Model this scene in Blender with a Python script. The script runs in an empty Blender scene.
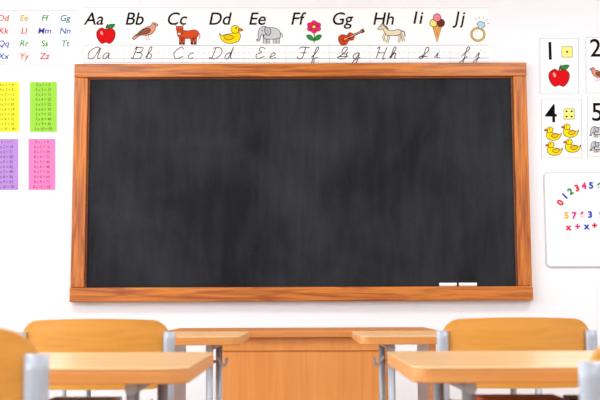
import bpy, bmesh, math, random
from mathutils import Vector, Matrix
random.seed(4)
S=bpy.context.scene
S.view_settings.view_transform='Standard'
S.view_settings.look='None'
COL=S.collection

# ---------------------------------------------------------------- camera
F=986.0; WALL=5.8; CH=0.826
T=math.atan(101/F); ROLL=math.radians(-0.2)
cd=bpy.data.cameras.new('camera'); cam=bpy.data.objects.new('camera',cd); COL.objects.link(cam)
cd.sensor_width=36; cd.lens=36*F/600
cam.matrix_world=Matrix.Translation((0,0,CH))@Matrix.Rotation(math.radians(90)+T,4,'X')@Matrix.Rotation(ROLL,4,'Z')
cd.dof.use_dof=True; cd.dof.focus_distance=WALL; cd.dof.aperture_fstop=8.0
S.camera=cam

def wall_xz(px,py):
    """measured position on the front wall (metres) of a point of the reference photo"""
    u=(px-300)/F; v=(200-py)/F
    c,s=math.cos(ROLL),math.sin(ROLL)
    u,v=u*c-v*s,u*s+v*c
    Y=math.cos(T)-v*math.sin(T); Z=math.sin(T)+v*math.cos(T)
    k=WALL/Y
    return u*k, CH+Z*k
PX=WALL/F   # metres per photo pixel on the wall

# ---------------------------------------------------------------- materials
def lin(c):
    return tuple(((x/255)/12.92 if x/255<=.04045 else ((x/255+.055)/1.055)**2.4) for x in c)
MC={}
def mat(name,rgb,rough=.6,metal=0,spec=.5):
    if name in MC: return MC[name]
    m=bpy.data.materials.new(name); m.use_nodes=True
    b=m.node_tree.nodes['Principled BSDF']
    b.inputs['Base Color'].default_value=(*lin(rgb),1)
    b.inputs['Roughness'].default_value=rough; b.inputs['Metallic'].default_value=metal
    b.inputs['Specular IOR Level'].default_value=spec
    MC[name]=m; return m
def ink(rgb): return mat('ink_%d_%d_%d'%rgb,rgb,.8,0,.1)
def wood(name,c1,c2,axis='X',rough=.35,scale=1.0,lo=.32,hi=.68):
    if name in MC: return MC[name]
    m=bpy.data.materials.new(name); m.use_nodes=True; nt=m.node_tree; N=nt.nodes; L=nt.links
    b=N['Principled BSDF']; b.inputs['Roughness'].default_value=rough
    tc=N.new('ShaderNodeTexCoord'); mp=N.new('ShaderNodeMapping')
    sc=[22*scale]*3; sc['XYZ'.index(axis)]=1.1*scale
    mp.inputs['Scale'].default_value=sc
    L.new(tc.outputs['Object'],mp.inputs['Vector'])
    n=N.new('ShaderNodeTexNoise'); n.inputs['Scale'].default_value=2.2; n.inputs['Detail'].default_value=6; n.inputs['Distortion'].default_value=1.2
    L.new(mp.outputs['Vector'],n.inputs['Vector'])
    r=N.new('ShaderNodeValToRGB'); r.color_ramp.elements[0].position=lo; r.color_ramp.elements[1].position=hi
    r.color_ramp.elements[0].color=(*lin(c1),1); r.color_ramp.elements[1].color=(*lin(c2),1)
    L.new(n.outputs['Fac'],r.inputs['Fac']); L.new(r.outputs['Color'],b.inputs['Base Color'])
    bp=N.new('ShaderNodeBump'); bp.inputs['Strength'].default_value=.05; L.new(n.outputs['Fac'],bp.inputs['Height']); L.new(bp.outputs['Normal'],b.inputs['Normal'])
    MC[name]=m; return m
def plaster(name,rgb,rough=.85):
    m=mat(name,rgb,rough,0,.2); nt=m.node_tree; N=nt.nodes; L=nt.links
    n=N.new('ShaderNodeTexNoise'); n.inputs['Scale'].default_value=60; n.inputs['Detail'].default_value=4
    tc=N.new('ShaderNodeTexCoord'); L.new(tc.outputs['Object'],n.inputs['Vector'])
    bp=N.new('ShaderNodeBump'); bp.inputs['Strength'].default_value=.06; bp.inputs['Distance'].default_value=.01
    L.new(n.outputs['Fac'],bp.inputs['Height']); L.new(bp.outputs['Normal'],N['Principled BSDF'].inputs['Normal'])
    return m

# ---------------------------------------------------------------- mesh helpers
def link(ob,parent=None):
    COL.objects.link(ob)
    if parent: ob.parent=parent
    return ob
def empty(name,loc):
    e=bpy.data.objects.new(name,None); e.location=loc; e.empty_display_size=.1; COL.objects.link(e); return e
def finish(bm,name,m,parent=None,loc=(0,0,0),smooth=False):
    bmesh.ops.recalc_face_normals(bm,faces=bm.faces)
    me=bpy.data.meshes.new(name); bm.to_mesh(me); bm.free()
    for x in (m if isinstance(m,list) else [m]): me.materials.append(x)
    if smooth:
        for p in me.polygons: p.use_smooth=len(p.vertices)==4
    ob=bpy.data.objects.new(name,me); ob.location=loc
    return link(ob,parent)
def add_box(bm,x0,x1,y0,y1,z0,z1,bev=0,seg=2):
    r=bmesh.ops.create_cube(bm,size=1)
    vs=r['verts']
    for v in vs:
        v.co=Vector(((x0+x1)/2+v.co.x*(x1-x0),(y0+y1)/2+v.co.y*(y1-y0),(z0+z1)/2+v.co.z*(z1-z0)))
    if bev:
        es=list({e for v in vs for e in v.link_edges})
        bmesh.ops.bevel(bm,geom=es,offset=bev,segments=seg,affect='EDGES',profile=.5)
def box(name,x0,x1,y0,y1,z0,z1,m,parent=None,bev=0,seg=2):
    bm=bmesh.new(); 
    cx,cy,cz=(x0+x1)/2,(y0+y1)/2,(z0+z1)/2
    add_box(bm,x0-cx,x1-cx,y0-cy,y1-cy,z0-cz,z1-cz,bev,seg)
    return finish(bm,name,m,parent,(cx,cy,cz))
def rrect(w,d,r,n=8):
    pts=[]
    for cx,cy,a in ((w/2-r,d/2-r,0),(-w/2+r,d/2-r,90),(-w/2+r,-d/2+r,180),(w/2-r,-d/2+r,270)):
        for i in range(n+1):
            t=math.radians(a+90*i/n); pts.append((cx+r*math.cos(t),cy+r*math.sin(t)))
    return pts
def slab(name,w,d,r,z0,z1,m,parent=None,loc=(0,0),bev=.004,plane='XY'):
    bm=bmesh.new(); pts=rrect(w,d,r)
    if plane=='XY': vs=[bm.verts.new((x,y,z0)) for x,y in pts]; vec=(0,0,z1-z0)
    else: vs=[bm.verts.new((x,z0,y)) for x,y in pts]; vec=(0,z1-z0,0)
    f=bm.faces.new(vs)
    g=bmesh.ops.extrude_face_region(bm,geom=[f]); nv=[v for v in g['geom'] if isinstance(v,bmesh.types.BMVert)]
    bmesh.ops.translate(bm,verts=nv,vec=vec)
    if bev:
        bm.faces.ensure_lookup_table()
        es=[e for e in bm.edges if any(len(fc.verts)>8 for fc in e.link_faces)]
        bmesh.ops.bevel(bm,geom=es,offset=bev,segments=3,affect='EDGES',profile=.5)
    return finish(bm,name,m,parent,(loc[0],loc[1] if plane=='XY' else 0,0 if plane=='XY' else loc[1]))
def catmull(pts,closed=False,n=6):
    P=[Vector(p) for p in pts]; out=[]; L=len(P)
    rng=range(L) if closed else range(L-1)
    for i in rng:
        if closed: a,b,c,d=P[(i-1)%L],P[i],P[(i+1)%L],P[(i+2)%L]
        else: a,b,c,d=P[max(i-1,0)],P[i],P[i+1],P[min(i+2,L-1)]
        for k in range(n):
            t=k/n
            out.append(.5*((2*b)+(c-a)*t+(2*a-5*b+4*c-d)*t*t+(3*b-a-3*c+d)*t**3))
    if not closed: out.append(P[-1])
    return out
def sweep(bm,pts,rx,ry=None,n=20,cap=True):
    ry=ry or rx; P=[Vector(p) for p in pts]; rings=[]
    ref=Vector((1,0,0))
    for i,p in enumerate(P):
        t=(P[min(i+1,len(P)-1)]-P[max(i-1,0)]).normalized()
        r=ref-t*ref.dot(t)
        if r.length<.1: r=Vector((0,1,0))-t*t.y
        r.normalize(); s=t.cross(r)
        rings.append([bm.verts.new(p+r*rx*math.cos(2*math.pi*k/n)+s*ry*math.sin(2*math.pi*k/n)) for k in range(n)])
    for a,b in zip(rings,rings[1:]):
        for k in range(n): bm.faces.new((a[k],a[(k+1)%n],b[(k+1)%n],b[k]))
    if cap: bm.faces.new(rings[0][::-1]); bm.faces.new(rings[-1])
def tube(name,pts,rx,m,parent=None,ry=None):
    bm=bmesh.new(); sweep(bm,pts,rx,ry); return finish(bm,name,m,parent,smooth=True)

# ---------------------------------------------------------------- room shell
XL,XR,YB,H=-3.4,3.4,-3.0,3.1
M_wall=plaster('painted_wall',(241,242,247)); M_ceil=plaster('ceiling_paint',(246,246,246))
M_floor=wood('floor_parquet',(150,122,96),(182,154,124),'Y',.4,.6)
M_trim=mat('white_trim',(236,236,236),.4)
box('floor',XL-.2,XR+.2,YB-.2,WALL+.2,-.1,0,M_floor)
box('ceiling',XL-.2,XR+.2,YB-.2,WALL+.2,H,H+.1,M_ceil)
box('wall_front',XL-.2,XR+.2,WALL,WALL+.2,0,H,M_wall)
box('wall_back',XL-.2,XR+.2,YB-.2,YB,0,H,M_wall)
box('wall_right',XR,XR+.2,YB,WALL,0,H,M_wall)
wins=[(-2.3,-.6),(0.0,1.7),(2.3,4.0)]; z0w,z1w=.9,2.6
bm=bmesh.new()
add_box(bm,XL-.2,XL,YB,WALL,0,z0w); add_box(bm,XL-.2,XL,YB,WALL,z1w,H)
ys=[YB]+[v for w in wins for v in w]+[WALL]
for i in range(0,len(ys),2): add_box(bm,XL-.2,XL,ys[i],ys[i+1],z0w,z1w)
finish(bm,'wall_left',M_wall)
for i,(a,b) in enumerate(wins):
    bm=bmesh.new(); x0,x1=XL-.13,XL-.07
    add_box(bm,x0,x1,a,b,z0w,z0w+.06,.005); add_box(bm,x0,x1,a,b,z1w-.06,z1w,.005)
    for y in (a,(a+b)/2-.03,b-.06): add_box(bm,x0,x1,y,y+.06,z0w,z1w,.005)
    add_box(bm,XL-.07,XL+.06,a,b,z0w-.0,z0w+.03,.005)
    finish(bm,'window_%d'%(i+1),M_trim)
box('baseboard_front',XL,XR,WALL-.015,WALL,0,.09,M_trim,bev=.004)
box('baseboard_right',XR-.015,XR,YB,WALL-.015,0,.09,M_trim,bev=.004)
box('baseboard_left',XL,XL+.015,YB,WALL-.015,0,.09,M_trim,bev=.004)

# ---------------------------------------------------------------- lights
W=bpy.data.worlds.new('World'); S.world=W; W.use_nodes=True
W.node_tree.nodes['Background'].inputs[0].default_value=(.78,.88,1,1); W.node_tree.nodes['Background'].inputs[1].default_value=1.6
M_lampbody=mat('lamp_housing',(235,235,235),.4)
M_glow=bpy.data.materials.new('lamp_diffuser'); M_glow.use_nodes=True
b=M_glow.node_tree.nodes['Principled BSDF']; b.inputs['Emission Color'].default_value=(1,.99,.97,1); b.inputs['Emission Strength'].default_value=2
def alight(name,parent,loc,rot,sx,sy,power,col):
    d=bpy.data.lights.new(name,'AREA'); d.shape='RECTANGLE'; d.size=sx; d.size_y=sy; d.energy=power; d.color=col
    o=bpy.data.objects.new(name,d); o.location=loc; o.rotation_euler=rot; link(o,parent); return o
for lx in (-1.7,1.7):
    for ly in (-1.5,1.2,3.9):
        e=empty('ceiling_lamp',(lx,ly,H))
        box('housing',-.65,.65,-.32,.32,-.07,0,M_lampbody,e,.01)
        box('diffuser',-.6,.6,-.27,.27,-.078,-.07,M_glow,e)
        alight('lamp_light',e,(0,0,-.09),(0,0,0),1.2,.54,31,(1,.985,.965))
for i,(a,b_) in enumerate(wins):
    alight('daylight_%d'%(i+1),None,(XL-.35,(a+b_)/2,(z0w+z1w)/2),(0,math.radians(-90),0),1.7,1.7,70,(.90,.95,1))

# ---------------------------------------------------------------- blackboard
x0,zb=wall_xz(71.5,302); x1,_=wall_xz(531,301.3); _,zt=wall_xz(300,65)
cx=(x0+x1)/2; cz=(zb+zt)/2; hw=(x1-x0)/2; hh=(zt-zb)/2
bb=empty('blackboard',(cx,WALL,cz))
M_fx=wood('frame_wood_h',(150,70,10),(204,120,34),'X',.3,1.0,.36,.62)
M_fz=wood('frame_wood_v',(150,70,10),(204,120,34),'Z',.3,1.0,.36,.62)
M_bead=wood('frame_bead',(80,36,8),(124,62,18),'X',.4)
fw=14*PX
ms=bpy.data.materials.new('slate'); ms.use_nodes=True; nt=ms.node_tree; N=nt.nodes; L=nt.links; bs=N['Principled BSDF']
bs.inputs['Roughness'].default_value=.7; bs.inputs['Specular IOR Level'].default_value=.15
tc=N.new('ShaderNodeTexCoord')
def noise(scale,map_scale,det=5,dist=0,off=(0,0,0)):
    mp=N.new('ShaderNodeMapping'); mp.inputs['Scale'].default_value=map_scale; mp.inputs['Location'].default_value=off; L.new(tc.outputs['Object'],mp.inputs['Vector'])
    n=N.new('ShaderNodeTexNoise'); n.inputs['Scale'].default_value=scale; n.inputs['Detail'].default_value=det; n.inputs['Distortion'].default_value=dist
    L.new(mp.outputs['Vector'],n.inputs['Vector']); return n.outputs['Fac']
n1=noise(1.9,(1,1,1),6,.5,(3.3,1.2,5.1)); n2=noise(4,(4,1,.7),6,.5); n3=noise(90,(1,1,1),3)
def mth(op,a,b_):
    m=N.new('ShaderNodeMath'); m.operation=op
    for i,v in enumerate((a,b_)):
        if isinstance(v,(int,float)): m.inputs[i].default_value=v
        else: L.new(v,m.inputs[i])
    return m.outputs[0]
s=mth('ADD',mth('MULTIPLY',n1,.6),mth('ADD',mth('MULTIPLY',n2,.26),mth('MULTIPLY',n3,.14)))
r=N.new('ShaderNodeValToRGB'); r.color_ramp.elements[0].position=.38; r.color_ramp.elements[1].position=.70
r.color_ramp.elements[0].color=(*lin((19,21,26)),1); r.color_ramp.elements[1].color=(*lin((52,54,60)),1)
L.new(s,r.inputs['Fac']); L.new(r.outputs['Color'],bs.inputs['Base Color'])
box('slate_surface',-hw+fw*.6,hw-fw*.6,-.022,-.001,-hh+fw*.6,hh-fw*.6,ms,bb)
box('frame_top',-hw,hw,-.05,-.001,hh-fw,hh,M_fx,bb,.006,3)
box('frame_bottom',-hw,hw,-.06,-.001,-hh,-hh+fw,M_fx,bb,.006,3)
box('frame_left',-hw+.001,-hw+fw,-.048,-.001,-hh+fw,hh-fw,M_fz,bb,.006,3)
box('frame_right',hw-fw,hw-.001,-.048,-.001,-hh+fw,hh-fw,M_fz,bb,.006,3)
bd=.010
box('bead_top',-hw+fw,hw-fw,-.034,-.02,hh-fw-bd,hh-fw,M_bead,bb,.003)
box('bead_left',-hw+fw,-hw+fw+bd,-.034,-.02,-hh+fw,hh-fw-bd,M_bead,bb,.003)
box('bead_right',hw-fw-bd,hw-fw,-.034,-.02,-hh+fw,hh-fw-bd,M_bead,bb,.003)
M_chalk=mat('chalk_white',(250,250,248),.9)
for a,b_ in ((438.5,455.5),(458,475.5)):
    xa,_=wall_xz(a,288); xb,_=wall_xz(b_,288)
    bm=bmesh.new(); r0=.0105; Lc=xb-xa
    sweep(bm,[(-Lc/2,0,0),(-Lc/2+.002,0,0),(Lc/2-.003,0,0),(Lc/2,0,0)],r0,r0,16)
    finish(bm,'chalk_stick',M_chalk,None,((xa+xb)/2,WALL-.040,cz-hh+fw+r0+.0003))

# ---------------------------------------------------------------- printed art helper
class Art:
    """flat printed artwork lying on a sheet that hangs on the wall"""
    def __init__(s,name,parent,depth=.0015):
        s.name=name; s.p=parent; s.bm=bmesh.new(); s.m=[]; s.y=-depth
    def mi(s,c):
        m=ink(c)
        if m not in s.m: s.m.append(m)
        return s.m.index(m)
    def V(s,px,py):
        x,z=wall_xz(px,py); return (x-s.p.location.x, s.y, z-s.p.location.z)
    def poly(s,pts,c,step=True):
        vs=[s.bm.verts.new(s.V(*p)) for p in pts]
        f=s.bm.faces.new(vs); f.material_index=s.mi(c)
        if step: s.y-=.00012
    def line(s,pts,w,c,closed=False):
        P=[Vector(p) for p in pts]; n=len(P); q=[]
        for i in range(n):
            a=P[(i-1)%n] if (closed or i>0) else P[i]; b_=P[(i+1)%n] if (closed or i<n-1) else P[i]
            t=(b_-a); t=t.normalized() if t.length>1e-6 else Vector((1,0)); nn=Vector((-t.y,t.x))*w/2
            q.append((s.bm.verts.new(s.V(*(P[i]+nn))),s.bm.verts.new(s.V(*(P[i]-nn)))))
        k=s.mi(c)
        for i in range(n if closed else n-1):
            a=q[i]; b_=q[(i+1)%n]
            f=s.bm.faces.new((a[0],a[1],b_[1],b_[0])); f.material_index=k
        s.y-=.00012
    # drawing in local units: centre (cx,cy), scale sc, y up
    def at(s,cx,cy,sc,flip=1,rot=0): s.c=(cx,cy,sc,flip,math.radians(rot)); return s
    def tr(s,p):
        cx,cy,sc,fl,ro=s.c; x,y=p[0]*fl,p[1]; x,y=x*math.cos(ro)-y*math.sin(ro),x*math.sin(ro)+y*math.cos(ro)
        return (cx+x*sc,cy-y*sc)
    def blob(s,pts,c,out=(40,35,35),ow=.6,smooth=True):
        q=[tuple(p) for p in (catmull(pts,True,5) if smooth else pts)]
        q=[s.tr(p) for p in q]; s.poly(q,c)
        if out: s.line(q,ow,out,True)
    def ell(s,x,y,rx,ry,c,out=(40,35,35),rot=0,ow=.6):
        a=math.radians(rot); pts=[]
        for i in range(20):
            t=2*math.pi*i/20; u,v=rx*math.cos(t),ry*math.sin(t)
            pts.append((x+u*math.cos(a)-v*math.sin(a),y+u*math.sin(a)+v*math.cos(a)))
        s.blob(pts,c,out,ow,False)
    def ln(s,pts,w,c,smooth=True):
        q=[tuple(p) for p in (catmull(pts) if smooth and len(pts)>2 else pts)]
        s.line([s.tr(p) for p in q],w,c)
    def done(s):
        me=bpy.data.meshes.new(s.name); s.bm.to_mesh(me); s.bm.free()
        for m in s.m: me.materials.append(m)
        for p in me.polygons:
            if p.normal.y>0: p.flip()
        return link(bpy.data.objects.new(s.name,me),s.p)
def text(name,parent,body,px,py,size_px,c,shear=0,align='CENTER',bold=0,space=1,depth=.003,sx=1,rot=0,lsp=1):
    cu=bpy.data.curves.new(name,'FONT'); cu.body=body; cu.size=size_px*PX/.70; cu.shear=shear
    cu.align_x=align; cu.align_y='CENTER'; cu.offset=bold*PX; cu.space_character=space; cu.space_line=lsp
    cu.materials.append(ink(c)); ob=bpy.data.objects.new(name,cu)
    x,z=wall_xz(px,py); ob.location=(x-parent.location.x,-depth,z-parent.location.z)
    ob.rotation_euler=(math.radians(90),math.radians(rot),0); ob.scale=(sx,1,1); return link(ob,parent)
def sheet(name,pa,pb,m,r=.004,th=.001,bev=0):
    xa,za=wall_xz(*pa); xb,zb_=wall_xz(*pb)
    e=empty(name,((xa+xb)/2,WALL,(za+zb_)/2))
    slab('sheet',abs(xb-xa),abs(za-zb_),r,-th,-.0001,m,e,(0,0),bev,'XZ'); return e
M_paper=mat('paper_white',(250,250,249),.7,0,.2)
M_paper2=mat('paper_soft',(246,247,252),.7,0,.2)
K=(12,10,12); GR=(130,130,140)

def d_apple(a,cx,cy,s,f=1):
    a.at(cx,cy,s,f)
    a.blob([(0,.55),(-.45,.75),(-.95,.35),(-.9,-.35),(-.45,-.9),(0,-.78),(.45,-.9),(.9,-.35),(.95,.35),(.45,.75)],(206,14,20))
    a.ln([(0,.5),(.05,.85),(.22,1.15)],1.2*s/10,(80,50,20))
    a.blob([(.12,.75),(.4,1.1),(.95,1.1),(.65,.72)],(30,140,50))
    a.ell(-.45,.2,.14,.24,(250,150,140),None,20)
def d_bird(a,cx,cy,s,f=1):
    a.at(cx,cy,s,f)
    a.blob([(-1.5,-.75),(-1.0,-.35),(-.5,.1),(.1,.45),(.5,.55),(.75,.9),(1.1,.85),(1.35,.62),(1.08,.5),(1.0,.1),(.6,-.35),(0,-.5),(-.6,-.5),(-1.3,-.95)],(214,150,118))
    a.blob([(-1.2,-.55),(-.4,.1),(.3,.3),(.5,.0),(.1,-.3),(-.6,-.4)],(150,84,56))
    a.ln([(-.9,-.35),(-.2,-.1),(.35,.05)],.5,(90,55,40)); a.ell(1.0,.68,.07,.07,K,None)
    for x in (0,.3): a.ln([(x,-.5),(x+.02,-.95),(x+.22,-.98)],.5,(190,60,40),False)
def d_cow(a,cx,cy,s,f=1):
    a.at(cx,cy,s,f); c=(206,74,36)
    for x in (-.75,-.45,.4,.72): a.blob([(x-.14,0),(x+.16,0),(x+.1,-.95),(x-.1,-.95)],c,smooth=False); a.blob([(x-.11,-.8),(x+.11,-.8),(x+.11,-.98),(x-.11,-.98)],(60,35,25),None,smooth=False)
    a.blob([(-1.0,.25),(-.6,.45),(0,.4),(.6,.5),(.98,.35),(1.0,-.1),(.6,-.3),(0,-.36),(-.7,-.3),(-1.02,-.1)],c)
    a.blob([(-1.15,.75),(-.8,.85),(-.5,.75),(-.55,.35),(-.7,.0),(-1.0,.0),(-1.1,.35)],c)
    a.ell(-.87,.1,.22,.15,(248,196,170)); a.ln([(-1.1,.8),(-1.25,1.0),(-1.1,1.12)],.8,(120,100,70)); a.ln([(-.6,.8),(-.42,1.0),(-.55,1.12)],.8,(120,100,70))
    a.ell(-.95,.52,.06,.06,K,None); a.ell(-.72,.52,.06,.06,K,None); a.ln([(1,.3),(1.2,.0),(1.15,-.4)],.7,c)
def d_duck(a,cx,cy,s,f=1):
    a.at(cx,cy,s,f); Yc=(248,216,14)
    a.blob([(-1.15,.15),(-.9,-.05),(-.3,.1),(.1,.15),(.15,.4),(.7,.35),(.95,-.1),(.75,-.6),(.1,-.85),(-.6,-.75),(-1.0,-.35)],Yc)
    a.ell(.42,.55,.42,.4,Yc); a.blob([(.78,.6),(1.05,.62),(1.2,.45),(.9,.38),(.76,.42)],(238,110,14)); a.ell(.52,.68,.07,.09,K,None)
    a.blob([(-.7,-.05),(-.1,-.02),(.25,-.25),(-.1,-.5),(-.55,-.4)],(236,190,10))
def d_eleph(a,cx,cy,s,f=1):
    a.at(cx,cy,s,f); c=(196,200,206)
    for x in (-.55,-.2,.5,.82): a.blob([(x-.17,0),(x+.17,0),(x+.17,-.9),(x-.17,-.9)],c,smooth=False)
    a.blob([(-.6,.55),(0,.75),(.6,.7),(1.02,.35),(1.1,-.2),(.7,-.42),(0,-.45),(-.6,-.35)],c)
    a.blob([(-1.0,.75),(-.6,.9),(-.25,.7),(-.2,.3),(-.5,.0),(-.85,.0),(-1.0,-.2),(-1.08,-.6),(-1.35,-.65),(-1.42,-.45),(-1.25,-.45),(-1.25,.2),(-1.15,.55)],c)
    a.blob([(-.5,.8),(-.1,.75),(.1,.35),(-.1,-.05),(-.4,.05),(-.55,.4)],(176,180,190)); a.ell(-.82,.45,.06,.07,K,None)
    a.ln([(1.05,.25),(1.3,.0),(1.28,-.3)],.6,(90,90,95))
def d_flower(a,cx,cy,s,f=1):
    a.at(cx,cy,s,f)
    a.ln([(0,.2),(.03,-.4),(0,-1.1)],1.0,(20,120,40))
    a.blob([(0,-.85),(-.3,-.35),(-.75,-.35),(-.5,-.75)],(30,150,60)); a.blob([(0,-.85),(.3,-.35),(.75,-.35),(.5,-.75)],(30,150,60))
    for k in range(6):
        t=math.radians(60*k+30); a.ell(.45*math.cos(t),.5+.38*math.sin(t),.29,.25,(226,36,108),ow=.4)
    a.ell(0,.5,.2,.18,(250,215,40))
def d_guitar(a,cx,cy,s,f=1):
    a.at(cx,cy,s,f,24)
    a.blob([(.2,.1),(1.25,.1),(1.25,-.06),(.2,-.08)],(90,50,30),smooth=False)
    a.blob([(1.2,.17),(1.55,.2),(1.55,-.14),(1.2,-.12)],(120,60,30),smooth=False)
    a.blob([(-1.2,0),(-1.05,.45),(-.6,.52),(-.25,.28),(.15,.4),(.42,.1),(.42,-.12),(.15,-.4),(-.25,-.28),(-.6,-.52),(-1.05,-.45)],(196,66,24))
    a.ell(-.1,0,.17,.17,(50,25,15),None); a.ln([(-.7,.0),(1.3,.02)],.4,(245,225,190),False); a.ln([(-.72,.2),(-.72,-.2)],.9,(70,35,20),False)
def d_horse(a,cx,cy,s,f=1):
    a.at(cx,cy,s,f); c=(226,214,184)
    for p,q,r_ in (((-.55,0),(-.85,-.35),(-.7,-.85)),((-.4,0),(-.35,-.5),(-.5,-1.0)),((.55,0),(.8,-.4),(.65,-.95)),((.7,.1),(1.0,-.3),(1.15,-.85))):
        a.ln([p,q,r_],2.4*s/10,(90,82,66)); a.ln([p,q,r_],1.5*s/10,c)
    a.blob([(-.9,.75),(-.65,.55),(-.4,.3),(.1,.22),(.6,.35),(.9,.2),(.85,-.1),(.5,-.25),(0,-.25),(-.5,-.25),(-.75,.05),(-.95,.4),(-1.3,.3),(-1.42,.45),(-1.15,.75),(-.98,.95)],c)
    a.ln([(-.9,.9),(-.6,.65),(-.35,.35)],.9,(110,85,54)); a.ln([(.9,.2),(1.2,.1),(1.3,-.35)],1.0,(110,85,54)); a.ell(-1.1,.62,.05,.05,K,None)
def d_ice(a,cx,cy,s,f=1):
    a.at(cx,cy,s,f)
    a.blob([(-.36,.15),(.36,.15),(0,-1.15)],(226,166,84),smooth=False)
    a.ln([(-.2,.1),(.12,-.7)],.35,(150,95,40),False); a.ln([(.2,.1),(-.12,-.7)],.35,(150,95,40),False)
    a.ell(-.26,.38,.3,.3,(245,225,120)); a.ell(.28,.38,.3,.3,(110,52,34)); a.ell(0,.78,.3,.3,(236,130,156))
def d_ring(a,cx,cy,s,f=1):
    a.at(cx,cy,s,f,-18); 
    pts=[(.62*math.cos(2*math.pi*i/24),-.35+.6*math.sin(2*math.pi*i/24)) for i in range(24)]
    a.line([a.tr(p) for p in pts],2.2,(110,86,36),True); a.line([a.tr(p) for p in pts],1.3,(220,182,78),True)
    a.blob([(-.42,.6),(-.24,.9),(.24,.9),(.42,.6),(0,.15)],(176,214,232),smooth=False)
    for k in range(5):
        t=math.radians(30+30*k); a.ln([(.6*math.cos(t),.65+.5*math.sin(t)),(.85*math.cos(t),.65+.75*math.sin(t))],.5,GR,False)

UP={'A':[[(.8,.85),(.5,1),(.05,.6),(.1,.05),(.5,.1),(.8,.95),(.78,.1),(1,.08)]],
'B':[[(.15,.8),(.3,1),(.2,0)],[(.28,.95),(.75,.95),(.7,.6),(.35,.52),(.8,.45),(.75,.05),(.2,0),(.05,.15)]],
'C':[[(.7,.8),(.45,1),(.05,.5),(.3,0),(.8,.2)]],
'D':[[(.3,.95),(.2,.05),(.0,.1),(.5,.0),(.85,.5),(.6,.95),(.1,.9)]],
'E':[[(.65,.85),(.35,1),(.2,.75),(.45,.55),(.1,.35),(.25,0),(.75,.2)]],
'F':[[(.05,.85),(.2,1),(.8,.95)],[(.5,.95),(.45,.1),(.15,.0),(.05,.2)],[(.25,.5),(.65,.5)]],
'G':[[(.05,.1),(.5,.6),(.55,.95),(.3,.95),(.25,.5),(.6,.4),(.65,.6),(.6,.05),(.2,.0),(.05,.15),(.8,.2)]],
'H':[[(.05,.85),(.2,1),(.15,0)],[(.75,1),(.65,0),(.85,.05)],[(.15,.5),(.7,.5)]],
'I':[[(.05,.15),(.5,.6),(.5,.95),(.3,.9),(.3,.2),(.1,.0),(.0,.15),(.6,.2)]],
'J':[[(.05,.2),(.5,.8),(.45,1),(.3,.9),(.3,-.3),(.05,-.35),(.5,.2)]]}
LO={'a':[[(.45,.4),(.3,.5),(.05,.3),(.1,.02),(.3,.05),(.45,.45),(.45,.1),(.6,.05)]],
'b':[[(0,.1),(.25,.6),(.3,.95),(.15,.95),(.12,.3),(.15,.02),(.4,.05),(.42,.35),(.25,.4)]],
'c':[[(.4,.4),(.25,.5),(.05,.25),(.2,.0),(.45,.1)]],
'd':[[(.45,.4),(.3,.5),(.05,.3),(.1,.02),(.3,.05),(.48,1)],[(.47,.9),(.45,.1),(.6,.05)]],
'e':[[(0,.1),(.35,.3),(.3,.5),(.1,.4),(.08,.1),(.25,0),(.5,.12)]],
'f':[[(0,.1),(.3,.6),(.35,.95),(.2,.95),(.15,.3),(.15,-.45),(.3,-.4),(.25,0),(.5,.1)]],
'g':[[(.45,.4),(.3,.5),(.05,.3),(.1,.02),(.3,.05),(.45,.45),(.4,-.35),(.15,-.45),(.2,-.15),(.6,.1)]],
'h':[[(0,.1),(.25,.6),(.3,.95),(.15,.95),(.1,0),(.2,.35),(.4,.45),(.4,.05),(.55,.05)]],
'i':[[(0,.1),(.2,.5),(.18,.1),(.4,.1)],[(.24,.7),(.26,.76)]],
'j':[[(0,.1),(.2,.5),(.15,-.35),(-.05,-.45),(0,-.15),(.35,.1)],[(.24,.7),(.26,.76)]]}

# ---------------------------------------------------------------- alphabet strip
strip=sheet('alphabet_strip',(82,7.5),(490,64.3),M_paper)
a=Art('guide_lines',strip)
for yy,w in ((46,.55),(62.8,.4),(59,.6)): a.line([(83,yy),(489,yy-.9)],w,(150,150,164))
x=83
while x<488: a.line([(x,52.6),(x+2.4,52.6)],.4,(165,165,182)); a.y+=.00012; x+=5
a.y-=.0002
for i,x in enumerate((123.5,162,203,244,286,329,370,408,450)): a.line([(x,46),(x+.3,64)],.45,(205,205,214))
a.line([(82.5,8),(489.5,8),(489.5,64),(82.5,64)],.6,(212,212,220),True)
a.done()
cards=[('A',84,d_apple,106,35,9.5,87),('B',124.5,d_bird,146,31,9,130),('C',166,d_cow,188,35,10,172),('D',208,d_duck,231,35,10,209),
 ('E',248,d_eleph,270,35,9.5,254),('F',290,d_flower,314,32,10,296),('G',331,d_guitar,350,37,10,337),('H',372,d_horse,392,33,10,374),
 ('I',412,d_ice,437,28,13,419),('J',454,d_ring,479,31,10.5,460)]
for ch,lx,fn,ax,ay,sc,cx_ in cards:
    text('letter_'+ch.lower(),strip,ch+ch.lower(),lx,19.5 if ch<'I' else 18.5,13,K,.2,'LEFT',.14,1.0 if ch<'I' else 1.2,sx=.98)
    a=Art('picture_'+ch.lower(),strip,.0022); fn(a,ax,ay,sc); a.done()
    a=Art('script_'+ch.lower(),strip,.0022); h=11.5
    for strokes,ox in ((UP[ch],cx_),(LO[ch.lower()],cx_+15)):
        for st in strokes:
            q=[tuple(p) for p in (catmull(st) if len(st)>2 else st)]
            a.line([(ox+p[0]*h*1.15+p[1]*h*.28,58.7-p[1]*h) for p in q],.85,(60,56,62))
    a.done()

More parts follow.
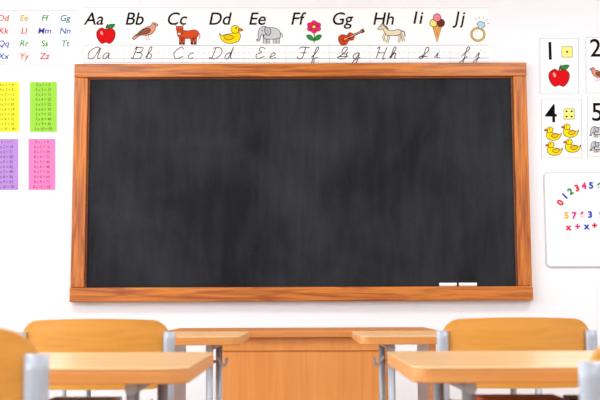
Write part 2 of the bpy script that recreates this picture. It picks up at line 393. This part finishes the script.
# ---------------------------------------------------------------- alphabet chart (upper left)
ch1=sheet('alphabet_chart',(-68,10),(78,65),M_paper2)
a=Art('border',ch1); a.line([(-67,10.6),(77.6,10.6),(77.6,64.6),(-67,64.6)],.7,(205,205,214),True); a.done()
RB=[(220,40,50),(226,96,26),(232,150,20),(214,176,20),(40,160,60),(20,140,140),(40,100,190),(80,70,180)]
rows=[['Aa','Bb','Cc','Dd','Ee','Ff','Gg'],['Hh','Ii','Jj','Kk','Ll','Mm','Nn'],['Oo','Pp','','Qq','Rr','Ss','Tt'],['Uu','Vv','Ww','Xx','Yy','Zz']]
cols=[[0,1,1,1,3,4,5],[6,6,7,0,0,7,6],[0,1,2,7,4,4,5],[4,5,6,6,1,0,1]]
for r_,row in enumerate(rows):
    for c_,t in enumerate(row):
        if t: text('pair',ch1,t,-58.5+20.6*c_,18.5+12.7*r_,6.3,RB[cols[r_][c_]],.15,bold=.1)

# ---------------------------------------------------------------- multiplication poster
mp_=sheet('multiplication_table_poster',(-62,67),(64.5,192),M_paper)
a=Art('table_blocks',mp_)
a.line([(-61.6,67.5),(64,67.5),(64,191.6),(-61.6,191.6)],.8,(208,208,216),True)
blocks=[(-58,-34,82,132,(245,160,70)),(-6,19.5,82,132,(234,232,60)),(30,57,82,132,(150,214,70)),(-58,-34,139,190,(100,176,214)),(-8,18.5,139,190,(178,138,212)),(28.5,55.5,139,190,(242,128,188))]
for xa,xb,ya,yb,c in blocks: a.poly([(xa,ya),(xb,ya),(xb,yb),(xa,yb)],c)
a.done()
for i,(xa,xb,ya,yb,c) in enumerate(blocks):
    n=i+3; dk=tuple(int(v*.58) for v in c)
    for k in range(10):
        text('row',mp_,'%d x %d = %d'%(n,k+1,n*(k+1)),(xa+xb)/2,ya+3+(yb-ya-6)*k/9,2.9,dk,0,bold=.03,sx=.92)

# ---------------------------------------------------------------- number cards
def dots(a,cx,cy,r,n):
    a.poly([(cx-r,cy-r),(cx+r,cy-r),(cx+r,cy+r),(cx-r,cy+r)],(250,236,130)); a.line([(cx-r,cy-r),(cx+r,cy-r),(cx+r,cy+r),(cx-r,cy+r)],.7,(90,80,50),True)
    pos={1:[(0,0)],2:[(-.5,.5),(.5,-.5)],4:[(-.5,.5),(.5,.5),(-.5,-.5),(.5,-.5)],5:[(-.5,.5),(.5,.5),(-.5,-.5),(.5,-.5),(0,0)]}[n]
    a.at(cx,cy,r)
    for p in pos: a.ell(p[0],p[1],.2,.2,K,None)
specs=[(1,(539.5,38),(579,94),(550,52),(567,52)),(2,(585.5,37),(626,93),(595.5,49),(613,50)),(4,(541,99),(582,158),(551,114.5),(569,114)),(5,(587,98),(628,157),(597,113),(615,113))]
for n,pa,pb,tp,dp in specs:
    e=sheet('number_card',pa,pb,M_paper)
    text('digit',e,str(n),tp[0],tp[1],18.5,K,0,bold=.2,sx=.95)
    a=Art('pictures',e,.0018)
    a.line([(pa[0]+.4,pa[1]+.4),(pb[0]-.4,pa[1]+.4),(pb[0]-.4,pb[1]-.4),(pa[0]+.4,pb[1]-.4)],.9,(198,198,208),True)
    dots(a,dp[0],dp[1],5.2,n)
    if n==1: d_apple(a,559,77,10.5)
    if n==2: d_bird(a,599,74,7,-1); d_bird(a,615,74,7,-1)
    if n==4:
        for p in ((553,134),(570,131),(554,149),(572,146)): d_duck(a,p[0],p[1],7.4,-1)
    if n==5:
        for p in ((598,132),(616,132),(598,147),(616,147)): d_eleph(a,p[0],p[1],6)
    a.done()

# ---------------------------------------------------------------- magnetic board
M_mb=mat('magnet_board_white',(240,242,250),.35); M_mf=mat('magnet_board_rim',(196,200,210),.4)
xa,za=wall_xz(543,172); xb,zb2=wall_xz(650,267)
mb=empty('magnetic_whiteboard',((xa+xb)/2,WALL,(za+zb2)/2))
slab('rim',xb-xa,za-zb2,.03,-.010,-.0002,M_mf,mb,(0,0),.002,'XZ')
slab('panel',xb-xa-.014,za-zb2-.014,.024,-.0115,-.0095,M_mb,mb,(0,0),0,'XZ')
def mtext(t,px,py,s,c,rot=0):
    o=text('magnet_'+{'+':'plus','x':'times'}.get(t,t),mb,t,px,py,s,c,0,bold=.4,depth=.0125,rot=rot); o.data.extrude=.0012
R_,B_,G_,Y_,P_=(212,24,40),(30,64,180),(24,140,66),(232,180,20),(215,30,130)
for t,px,py,c,ro in (('0',560,203,R_,-55),('1',564.5,196.5,B_,-45),('2',570,192,G_,-30),('3',576.5,188.5,R_,-20),('4',583.5,186.5,P_,-8),('5',590.5,186,B_,0),('6',598,186.5,G_,8),('7',606,188,R_,14),('8',613,191,B_,25),('9',619,196,P_,35),
  ('5',566,216,Y_,0),('7',573.5,216,P_,0),('6',581.5,215.5,R_,0),('3',589.5,215,B_,0),('8',601,215,G_,0),('x',568,227.5,R_,0),('+',577,227,P_,0),('x',586,226.5,B_,0),('+',594,226,R_,0),('x',605,226,P_,0)):
    mtext(t,px,py,6.3,c,ro)

# ---------------------------------------------------------------- furniture
M_top=wood('desk_laminate',(222,176,124),(232,190,140),'X',.25,.7)
M_edge=wood('desk_edge',(202,136,70),(216,152,86),'X',.35,.8)
M_seat=wood('chair_plywood',(204,138,50),(218,154,66),'X',.35,.6)
M_steel=mat('painted_steel',(168,176,188),.35,.2)
M_dark=mat('rubber_black',(35,35,38),.7)
M_teach=wood('teacher_desk_wood',(216,138,66),(228,152,80),'Z',.35,.6)
M_teacht=wood('teacher_desk_top',(188,116,52),(204,132,66),'X',.35,.6)

def book(parent,x,y,z,w,d,h,c):
    box('book_cover',x-w/2,x+w/2,y-d/2,y+d/2,z,z+h,mat('cover_%d_%d_%d'%c,c,.5),parent,.002)
    box('book_pages',x-w/2+.004,x+w/2-.004,y-d/2-.001,y+d/2-.006,z+.003,z+h-.003,M_paper,parent)
def desk(loc,books):
    e=empty('school_desk',loc); w,d,h=.65,.5,.72
    slab('tabletop',w,d,.035,h-.004,h,M_top,e,(0,0),.0015)
    slab('tabletop_edge',w-.0005,d-.0005,.035,h-.026,h-.004,M_edge,e,(0,0),.003)
    ix=w/2-.10
    for i,sx in enumerate((-1,1)):
        for j,sy in enumerate((-1,1)):
            tube('leg_%d'%(i*2+j+1),[(sx*ix,sy*.18,.045),(sx*ix,sy*.18,h-.03)],.011,M_steel,e)
        tube('foot_%d'%(i+1),[(sx*ix,-.24,.03),(sx*ix,.24,.03)],.018,M_steel,e,.015)
        tube('rail_%d'%(i+1),[(sx*ix,-.2,h-.037),(sx*ix,.2,h-.037)],.011,M_steel,e)
        for k,yy in enumerate((-.22,.22)): box('foot_pad_%d'%(i*2+k+1),sx*ix-.014,sx*ix+.014,yy-.016,yy+.016,0,.02,M_dark,e,.003)
        hk=catmull([(sx*(ix+.01),-.05,h-.07),(sx*(ix+.035),-.05,h-.10),(sx*(ix+.045),-.05,h-.075)]) 
        tube('bag_hook_%d'%(i+1),hk,.004,M_steel,e)
    tube('crossbar',[(-ix,.18,.22),(ix,.18,.22)],.011,M_steel,e)
    box('book_shelf',-ix+.012,ix-.012,-.17,.19,h-.105,h-.095,M_edge,e,.002)
    for bx,by,bw,c in books: book(e,bx,by,h-.095,bw,.2,.02+.01*random.random(),c)
    return e
def chair(loc,sz=1.0):
    e=empty('school_chair',loc); e.scale=(1,1,sz)
    w,h,r,th=.193,.088,.045,.012; zc=.688; nx,nz=28,8
    bm=bmesh.new(); sheets=[]
    for side in (0,1):
        g=[]
        for i in range(nx+1):
            x=-w+2*w*(.5-.5*math.cos(math.pi*i/nx)); ax=abs(x)
            zh=h if ax<w-r else h-r+math.sqrt(max(0,r*r-(ax-(w-r))**2))
            crown=.006*(1-(x/w)**2)
            row=[]
            for k in range(nz+1):
                z=-zh+2*zh*k/nz
                y=-.035*(1-(x/w)**2)+(th if side else 0)-.006*(z/h)
                row.append(bm.verts.new((x,y,zc+z+(crown if k==nz else 0))))
            g.append(row)
        sheets.append(g)
        for i in range(nx):
            for k in range(nz): bm.faces.new((g[i][k],g[i+1][k],g[i+1][k+1],g[i][k+1]))
    A,B=sheets
    for i in range(nx):
        for k in (0,nz): bm.faces.new((A[i][k],A[i+1][k],B[i+1][k],B[i][k]))
    for k in range(nz):
        for i in (0,nx): bm.faces.new((A[i][k],A[i][k+1],B[i][k+1],B[i][k]))
    finish(bm,'backrest',M_seat,e,smooth=False)
    slab('seat',.37,.33,.06,.432,.446,M_seat,e,(0,.19),.004)
    px=w
    for i,sx in enumerate((-1,1)):
        p=catmull([(sx*px,-.012,.748),(sx*px,-.012,.60),(sx*(px-.005),.005,.46),(sx*(px-.01),.0,.25),(sx*px,-.04,.014)],n=5)
        tube('rear_upright_%d'%(i+1),p,.0155,M_steel,e,.010)
        p=catmull([(sx*(px-.008),.005,.42),(sx*(px-.012),.1,.418),(sx*(px-.012),.27,.418),(sx*(px-.012),.32,.40),(sx*(px-.005),.333,.3),(sx*px,.34,.014)],n=5)
        tube('front_leg_%d'%(i+1),p,.0125,M_steel,e,.010)
        for k,yy in enumerate((-.04,.34)): box('foot_cap_%d'%(i*2+k+1),sx*px-.016,sx*px+.016,yy-.014,yy+.014,0,.025,M_dark,e,.004)
    tube('seat_bar_rear',[(-px+.012,.06,.418),(px-.012,.06,.418)],.010,M_steel,e)
    tube('seat_bar_front',[(-px+.012,.26,.418),(px-.012,.26,.418)],.010,M_steel,e)
    return e
desk((-.505,1.85,0),[(-.08,-.05,.16,(50,42,40)),(.10,-.04,.13,(190,196,206))])
desk((.505,1.85,0),[(-.1,-.05,.15,(190,60,30)),(.08,-.04,.17,(60,56,60))])
desk((-.505,3.25,0),[(.05,-.04,.16,(230,230,235))])
desk((.505,3.25,0),[(-.05,-.04,.16,(60,90,150))])
chair((-.514,1.225,0),1.02); chair((.546,1.225,0),1.005)
chair((-.535,2.60,0)); chair((.563,2.60,0))

td=empty('teacher_desk',(0.005,4.475,0))
box('desktop',-.585,.585,-.275,.275,.672,.70,M_teacht,td,.004)
box('apron',-.355,.355,-.235,-.21,.615,.672,M_teach,td,.003)
box('modesty_panel',-.355,.355,-.225,-.205,.08,.615,M_teach,td,.003)
for i,sx in enumerate((-1,1)):
    box('cabinet_side_%d'%(i+1),sx*.355-.012,sx*.355+.012,-.225,.24,.0,.672,M_teacht,td,.003)
    box('end_leg_%d'%(i+1),sx*.56-.014,sx*.56+.014,-.22,.24,.0,.672,M_teacht,td,.003)
